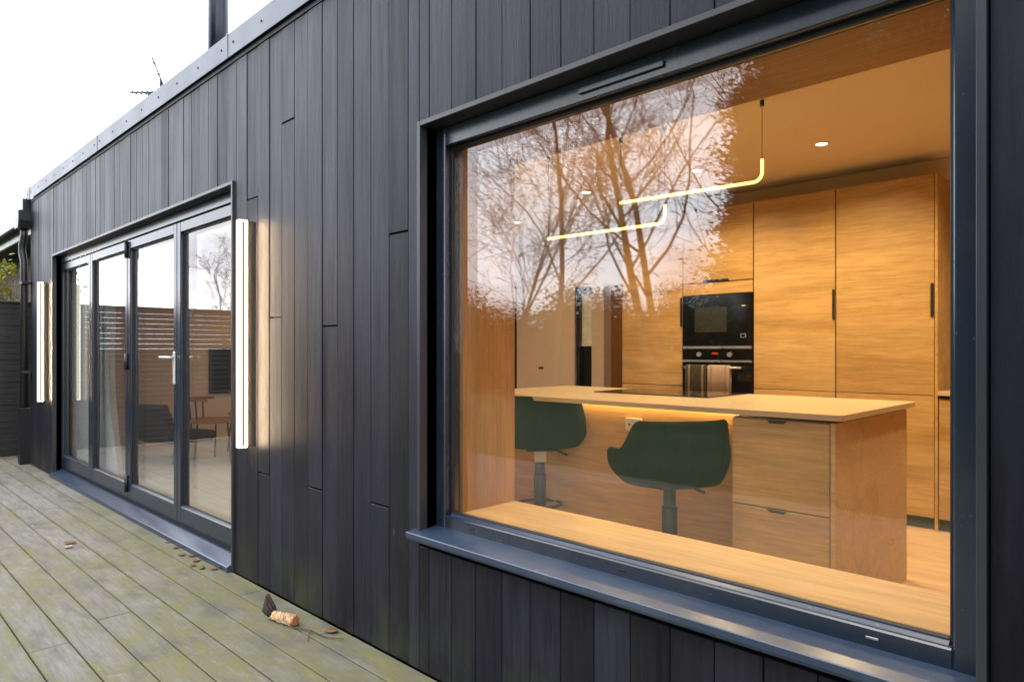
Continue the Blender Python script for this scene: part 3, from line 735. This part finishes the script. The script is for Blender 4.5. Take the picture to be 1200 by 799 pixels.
# a slim dark upright behind the left reveal and a dark chair in the hall
po = thing('steel_post', (-4.86, 3.3, ZF), 'slim black upright post beside the plywood reveal', 'post')
box('shaft', M['black'], po, -4.895, -4.832, 3.28, 3.34, ZF + .012, 1.955, .004)
box('base', M['black'], po, -4.96, -4.77, 3.21, 3.41, ZF, ZF + .012, .003)
def chair_frame(loc, rz, name, label, cat, seatm, legm, arm=False, group=None):
    t = thing(name, loc, label, cat, group, rz=rz); LOCAL_ROOTS.add(t)
    return t
hc = chair_frame((-4.08, YB + .62, ZF), .4, 'hall_chair', 'dark dining chair glimpsed through the hall doorway', 'chair', None, None)
MB().box(-.2, .2, -.2, .2, .43, .47, .01).build('seat', M['fabric'], hc, local=True)
MB().box(-.2, .2, .17, .21, .5, .88, .012).build('backrest', M['fabric'], hc, local=True)
for sx in (-1, 1):
    for sy in (-1, 1): MB().tube([(sx * .17, sy * .17, .44), (sx * .19, sy * .19, 0)], [.014, .010], 8).build('leg', M['black'], hc, local=True)
    MB().tube([(sx * .16, .18, .46), (sx * .16, .19, .55)], .012, 8).build('back_support', M['black'], hc, local=True)

# ------------------------------------------------------------------ living room
tv = thing('wall_screen', (-8.88, 2.05, 1), 'dark rectangular screen on the far wall of the living room', 'television')
box('casing', M['black'], tv, -8.898, -8.87, 1.86, 2.40, .70, 1.283, .004)
box('display', M['tv'], tv, -8.8695, -8.867, 1.88, 2.38, .73, 1.265)
def curtain(x0, x1, y, label, tuck):
    b = MB(); n = 44; zs = [2.16, 2.0, 1.6, 1.3, 1.0, .75, .5, .3, .12]; vs = []; fs = []
    for z in zs:
        s = tuck(z)
        for i in range(n + 1):
            u = i / n; x = x0 + (x1 - x0) * u
            x = x0 + (x - x0) * s
            vs.append((x, y + .03 * math.sin(u * 30) * (1.1 - .25 * s) + .015 * math.sin(u * 71 + z), z))
    for j in range(len(zs) - 1):
        for i in range(n): q = j * (n + 1) + i; fs.append((q, q + 1, q + n + 2, q + n + 1))
    b.add(vs, fs, True); o = b.build('sheer_curtain', M['sheer'], None, label); o['category'] = 'curtain'; o['group'] = 'sheer curtains inside the bifold doors'
    return o
hp('door_reveal', M['paint'], DX0 - .02, DX0 + .006, .142, YI + .012, ZF, DZ1)
curtain(-8.0, -7.35, .20, 'white sheer curtain behind the farthest door leaf', lambda z: .72 + .28 * abs(z - 1.0) / 1.3)
curtain(-7.22, -6.5, .21, 'white sheer curtain gathered behind the second door leaf from the far end', lambda z: .45 + .5 * max(0, .9 - z) + .1 * max(0, z - 1.4))
cr_ = MB().tube([(-8.0, .205, 2.17), (-3.85, .205, 2.17)], .012, 10).build('curtain_rail', M['black'], house)
ac = thing('lounge_chair', (-7.75, 1.1, ZF), 'low charcoal lounge chair seen through the third door leaf', 'chair', rz=math.radians(200)); LOCAL_ROOTS.add(ac); ac.scale = (.78, .78, .78)
MB().box(-.34, .34, -.32, .34, .24, .38, .04, 3).build('seat', M['fabric'], ac, local=True)
b = MB(); b.prism([(.26, .30), (.40, .28), (.56, .74), (.46, .78)], 'X', -.33, .33); b.build('backrest', M['fabric'], ac, local=True)
for sx in (-1, 1):
    MB().tube([(sx * .36, -.28, 0), (sx * .36, -.30, .52), (sx * .36, .34, .50), (sx * .36, .40, 0)], .014, 8).build('arm_frame', M['black'], ac, local=True)
def rattan_chair(loc, rz, label):
    t = thing('dining_chair', loc, label, 'chair', 'brown chairs in the living room', rz=rz); LOCAL_ROOTS.add(t)
    MB().box(-.22, .22, -.21, .21, .42, .45, .008, ).build('seat', M['rattan'], t, local=True)
    arc = [(.24 * math.sin(a), .05 + .20 * math.cos(a), .66) for a in [math.radians(-100 + 200 * k / 12) for k in range(13)]]
    MB().tube(arc, .016, 8).build('back_rail', M['rattan'], t, local=True)
    for k in (2, 5, 7, 10): MB().tube([(arc[k][0], arc[k][1], .655), (arc[k][0] * .85, arc[k][1] * .9, .44)], .008, 6).build('back_spindle', M['black'], t, local=True)
    for sx in (-1, 1):
        for sy in (-1, 1): MB().tube([(sx * .18, sy * .17, .425), (sx * .22, sy * .21, 0)], .009, 8).build('leg', M['black'], t, local=True)
    return t
rattan_chair((-7.25, 1.25, ZF), math.radians(150), 'brown rattan chair with thin black legs behind the nearest door leaf')
rattan_chair((-7.9, 1.95, ZF), math.radians(60), 'second brown rattan chair set further into the living room')
tb = thing('dining_table', (-7.55, 2.1, ZF), 'small round brown table between the rattan chairs', 'table')
MB().lathe([(.0, .44), (.40, .44), (.41, .452), (.40, .465), (.0, .466)], (-7.05, 1.85, ZF), 32).build('tabletop', M['rattan'], tb)
for k in range(4):
    a = math.pi / 4 + k * math.pi / 2
    MB().tube([(-7.05 + .25 * math.cos(a), 1.85 + .25 * math.sin(a), ZF + .44), (-7.05 + .33 * math.cos(a), 1.85 + .33 * math.sin(a), ZF)], .01, 8).build('leg', M['black'], tb)

# ------------------------------------------------------------------ things on the deck
cob = thing('corn_cob', (-2.95, -.15, .0), 'half-eaten pale corn cob with dark dry husk tip lying on the deck', 'corn cob', rz=math.radians(14)); LOCAL_ROOTS.add(cob)
n = 14; vs = []; fs = []
L = .155; m = 16
for j in range(m + 1):
    u = j / m; r = .024 * (1 - .25 * (1 - u)) * (1 if 0 < j < m else .75)
    for k in range(n):
        a = 2 * math.pi * k / n; rr = r * (1 + .2 * ((j + k) % 2) + rnd.uniform(-.16, .12))
        vs.append((-L / 2 + L * u, rr * math.cos(a), .026 + rr * math.sin(a)))
fs = [(i * n + k, i * n + (k + 1) % n, (i + 1) * n + (k + 1) % n, (i + 1) * n + k) for i in range(m) for k in range(n)] + [tuple(range(n)), tuple(range(m * n, m * n + n))]
b = MB(); b.add(vs, fs); b.build('cob', M['kernel'], cob, local=True)
MB().tube([(L / 2 - .004, 0, .026), (L / 2 + .006, 0, .026)], [.024, .021], 12).build('broken_end', M['core_red'], cob, local=True)
b = MB()
for k in range(8):
    a = k * .8; x = -L / 2 - .01
    b.tube([(x + .022, .012 * math.cos(a), .028 + .014 * math.sin(a)), (x - .008, .024 * math.cos(a), .05 + .016 * math.sin(a)), (x - .02, .008 * math.cos(a), .115 - .006 * (k % 3))], [.010, .013, .002], 6)
b.build('husk', M['husk'], cob, local=True)
def leaf(x, y, s, rz, mat, label, curl=.35):
    n = 6; vs = []; fs = []
    for i in range(n + 1):
        u = i / n; w = s * .32 * math.sin(math.pi * min(1, u * .92 + .06)) ** .8
        zz = .006 + curl * s * .5 * (u - .5) ** 2
        cx, sx = math.cos(rz), math.sin(rz)
        for q in (-1, 0, 1):
            lx, ly = s * (u - .5), w * q
            vs.append((x + lx * cx - ly * sx, y + lx * sx + ly * cx, zz + abs(q) * s * .05))
    for i in range(n):
        for q in range(2): k = i * 3 + q; fs.append((k, k + 1, k + 4, k + 3))
    b = MB(); b.add(vs, fs, True); o = b.build('fallen_leaf', mat, None, label); o['category'] = 'leaf'; o['group'] = 'fallen leaves on the deck'
    md = o.modifiers.new('thick', 'SOLIDIFY'); md.thickness = .0012
    return o
leaf(-2.70, -.05, .07, .5, M['deadleaf'], 'reddish fallen leaf against the wall foot right of the corn cob')
leaf(-5.15, -.50, .075, 1.0, M['deadleaf'], 'curled brown leaf alone on the grey boards in front of the second door leaf')
leaf(-5.05, -.53, .06, 2.2, M['kernel'], 'pale curled leaf beside the brown one on the grey boards')
LB = ['small dry leaf in the litter, touching the threshold mid-way along the nearest door leaf', 'dry leaf one plank-width out from the nearest door leaf', 'largest dry leaf in the litter by the nearest door leaf', 'small leaf lying farthest out in the litter by the threshold end', 'dry leaf just before the near end of the threshold', 'dry leaf at the seam of the third and nearest door leaves', 'dry leaf against the threshold under the door handle', 'small leaf at the near end of the threshold touching the wall corner', 'farthest small leaf against the threshold below the third door leaf', 'tiny leaf past the near end of the threshold']
for (x, y, s, r), lb in zip(((-4.30, -.055, .05, .3), (-4.36, -.09, .05, 1.3), (-4.18, -.07, .055, 2.0), (-4.10, -.12, .045, .9), (-4.02, -.10, .05, 2.6), (-4.55, -.06, .05, .1), (-4.72, -.05, .035, 1.8), (-3.95, -.06, .05, .7)), LB):
    leaf(x, y, s, r, M['deadleaf'], lb)
tw = thing('twig', (-2.72, -.11, .004), 'thin forked green-brown twig on the deck near the wall', 'twig')
MB().tube([(-2.86, -.15, .006), (-2.76, -.115, .012), (-2.66, -.10, .006), (-2.58, -.06, .01)], [.003, .003, .0025, .002], 6).tube([(-2.76, -.115, .012), (-2.72, -.15, .008), (-2.68, -.175, .006)], [.0025, .002, .0015], 6).tube([(-2.70, -.105, .01), (-2.66, -.075, .014)], [.002, .0015], 6).build('stem', M['twig'], tw)

# ------------------------------------------------------------------ trees and planting
def bare_tree(loc, H, seed, label, spread=1.0, r0=None, forks=2, lean=(0, 0), group='bare winter trees facing the house'):
    R = random.Random(seed)
    t = thing('bare_tree', loc, label, 'tree', group)
    tr, tw = MB(), MB(); L0 = Vector(loc)
    def grow(p, d, length, rad, lvl):
        n = 5 if lvl < 2 else (4 if lvl < 3 else 3); pts = [p.copy()]; rs = [rad]; q = p.copy()
        for i in range(n):
            jit = (.10, .17, .24, .30, .34)[lvl]
            d = (d + Vector((R.gauss(0, jit), R.gauss(0, jit), R.gauss(0, jit * .7) + (.05, .09, .10, .07, .03)[lvl]))).normalized()
            q = q + d * (length / n); pts.append(q.copy()); rs.append(max(.0052, rad * (1 - .62 * (i + 1) / n)))
        (tr if lvl < 2 else tw).tube(pts, rs, (9, 6, 5, 4, 3)[lvl], caps=lvl < 1)
        if lvl >= 4: return
        nch = (8, 6, 5, 3)[lvl]
        for c in range(nch):
            f = .28 + .70 * (c + R.random() * .6) / nch
            if lvl == 0: f = max(.22, f)
            idx = min(n - 1, int(f * n)); fr = f * n - idx
            b0 = pts[idx].lerp(pts[idx + 1], fr); dd = (pts[idx + 1] - pts[idx]).normalized()
            az = R.random() * 6.283; o = dd.orthogonal().normalized(); o = Matrix.Rotation(az, 3, dd) @ o
            ang = math.radians(R.uniform(28, 58)) * spread
            nd = (dd * math.cos(ang) + o * math.sin(ang)).normalized()
            rr = rs[idx] * R.uniform(.30, .44)
            grow(b0, nd, length * R.uniform(.42, .66) * (1 - .25 * f), max(rr, .004), lvl + 1)
    base = L0.copy()
    for k in range(forks):
        a = R.random() * 6.283; d = Vector((math.cos(a) * .16 * (forks > 1) + lean[0], math.sin(a) * .16 * (forks > 1) + lean[1], 1)).normalized()
        grow(base + Vector((0, 0, -.25)), d, H * R.uniform(.66, .78), (r0 or H * .013) * R.uniform(.8, 1.05), 0)
    tr.build('trunk', M['bark'], t); tw.build('crown', M['bark'], t)
    return t
bare_tree((-9.4, -13.2, -.16), 13.5, 11, 'large bare tree with double trunk mirrored in the middle of the picture window', 1.0, .125, 2)
bare_tree((-12.9, -13.0, -.16), 12.5, 23, 'bare straight tree mirrored left of the pendant lights', .95, .095, 1)
bare_tree((-15.6, -13.5, -.16), 11, 37, 'slender multi-stemmed bare tree mirrored at the left edge of the picture window', .85, .06, 3)
bare_tree((-10.6, -20.0, -.16), 16, 58, 'tall bare tree behind the large double trunk', 1.0, .11, 2)
bare_tree((-30, -10.7, -.16), 7.0, 77, 'small bare tree mirrored in the nearest door leaf', .9, .07, 2)
bare_tree((-41, -7.5, -.16), 3.6, 81, 'distant small bare tree low over the fence', 1.1, .07, 2)

def leaves(center, rad, nclump, nleaf, size, seed, gap=.25):
    R = random.Random(seed); b = MB(); cx, cy, cz = center; vs = []; fs = []
    for c in range(nclump):
        while True:
            p = Vector((R.uniform(-1, 1), R.uniform(-1, 1), R.uniform(-1, 1)))
            if .1 < p.length < 1: break
        p = p * (1 + R.gauss(0, .07)); q = Vector((cx + p.x * rad[0], cy + p.y * rad[1], cz + p.z * rad[2]))
        cs = R.uniform(.6, 1.3) * min(rad) * gap
        for l in range(nleaf):
            o = q + Vector((R.gauss(0, cs), R.gauss(0, cs), R.gauss(0, cs * .8)))
            a = Vector((R.gauss(0, 1), R.gauss(0, 1), R.gauss(0, .6))).normalized(); bb = a.orthogonal().normalized(); s = size * R.uniform(.6, 1.3)
            k = len(vs); vs += [o - a * s, o + bb * s * .5, o + a * s, o - bb * s * .5]; fs.append((k, k + 1, k + 2, k + 3))
    b.add(vs, fs); return b
def ev_tree(loc, H, W_, seed, label, n=620):
    t = thing('evergreen_tree', loc, label, 'tree', 'evergreens facing the right of the window')
    MB().tube([(loc[0], loc[1], loc[2] - .2), (loc[0] + .1, loc[1], loc[2] + H * .5), (loc[0], loc[1], loc[2] + H * .92)], [.22, .15, .03], 8).build('trunk', M['bark'], t)
    b = leaves((loc[0], loc[1], loc[2] + H * .52), (W_, W_ * .9, H * .47), n, 260, .06, seed, .17)
    b2 = leaves((loc[0], loc[1], loc[2] + H * .30), (W_ * 1.05, W_, H * .30), n // 2, 220, .06, seed + 1, .17)
    b.add(b2.v, b2.f); b.build('crown', M['dark'], t); return t
ev_tree((-5.6, -13.0, -.16), 8.8, 1.7, 5, 'dense dark evergreen tree beside the double-trunked bare tree')
ev_tree((-3.2, -12.0, -.16), 7.4, 1.9, 6, 'broad dark evergreen tree facing the right edge of the picture window', 700)
ev_tree((.6, -11.5, -.16), 9.4, 2.3, 8, 'dark evergreen tree behind the photographer')
hd = MB(); R = random.Random(3); vs = []; fs = []
for l in range(130000):
    x = R.uniform(-26, 4); y = -14.6 + R.gauss(0, .45); hh = 2.95 + .35 * math.sin(x * 1.3) + .25 * math.sin(x * 3.1 + 1) + .2 * math.sin(x * 7.3)
    zz = R.random() ** .8 * hh; o = Vector((x, y, zz - .1)); up = R.random() < .4
    a = Vector((R.gauss(0, .35), R.gauss(0, .35), 1)).normalized() if up else Vector((R.gauss(0, 1), R.gauss(0, 1), R.gauss(0, 1))).normalized()
    bb = a.orthogonal().normalized(); s = R.uniform(.22, .5) if up else (R.uniform(.07, .14) if zz < .8 * hh else R.uniform(.03, .07)); w = .012 if up else s * .55
    k = len(vs); vs += [o - a * s, o + bb * w, o + a * s, o - bb * w]; fs.append((k, k + 1, k + 2, k + 3))
hd.add(vs, fs); o = hd.build('hedge', M['hedge'], None, 'dark overgrown hedge across the far side of the lawn'); o['category'] = 'hedge'

# neighbour behind the end fence
nh = thing('neighbouring_house', (-18, 4, -.16), 'neighbouring house with dark tiled eaves beyond the end fence', 'house')
box('wall', M['render'], nh, -26, -11.2, .95, 7, -.15, 2.98)
MB().prism([(.50, 3.03), (.50, 3.11), (4.2, 5.6), (7.6, 3.11), (7.6, 3.03)], 'X', -26.3, -11.0).build('roof', M['tile'], nh)
box('fascia', M['fascia'], nh, -26.3, -11.0, .47, .498, 2.90, 3.045, .003)
MB().tube([(-26.3, .42, 3.045), (-11.0, .42, 3.045)], .055, 10).build('gutter', M['black'], nh)
wf = box('window', M['fascia'], nh, -13.9, -12.9, .90, .949, 1.6, 2.6, .005)
for x in (-13.85, -13.37): box('pane', M['winblue'], wf, x, x + .42, .885, .8995, 1.65, 2.55)
def shrub(loc, rad, n, seed, label, mat):
    t = thing('shrub', loc, label, 'shrub', 'yellow-green shrubs behind the end fence')
    b = MB(); R = random.Random(seed)
    for k in range(6):
        a = R.random() * 6.28
        b.tube([loc, (loc[0] + math.cos(a) * rad[0] * .4, loc[1] + math.sin(a) * rad[1] * .4, loc[2] + rad[2]), (loc[0] + math.cos(a) * rad[0] * .7, loc[1] + math.sin(a) * rad[1] * .7, loc[2] + rad[2] * 1.8)], [.03, .02, .006], 5)
    b.build('stem', M['bark'], t)
    leaves((loc[0], loc[1], loc[2] + rad[2] * 1.02), rad, n, 60, .045, seed).build('crown', mat, t)
shrub((-11.0, -.15, -.16), (.65, .5, 1.28), 130, 4, 'yellow-green shrub showing above the end fence beside the drainpipe', M['green'])
shrub((-12.2, -.55, -.16), (.7, .55, 1.15), 130, 9, 'yellow-green shrub at the left edge of the picture above the fence', M['green'])
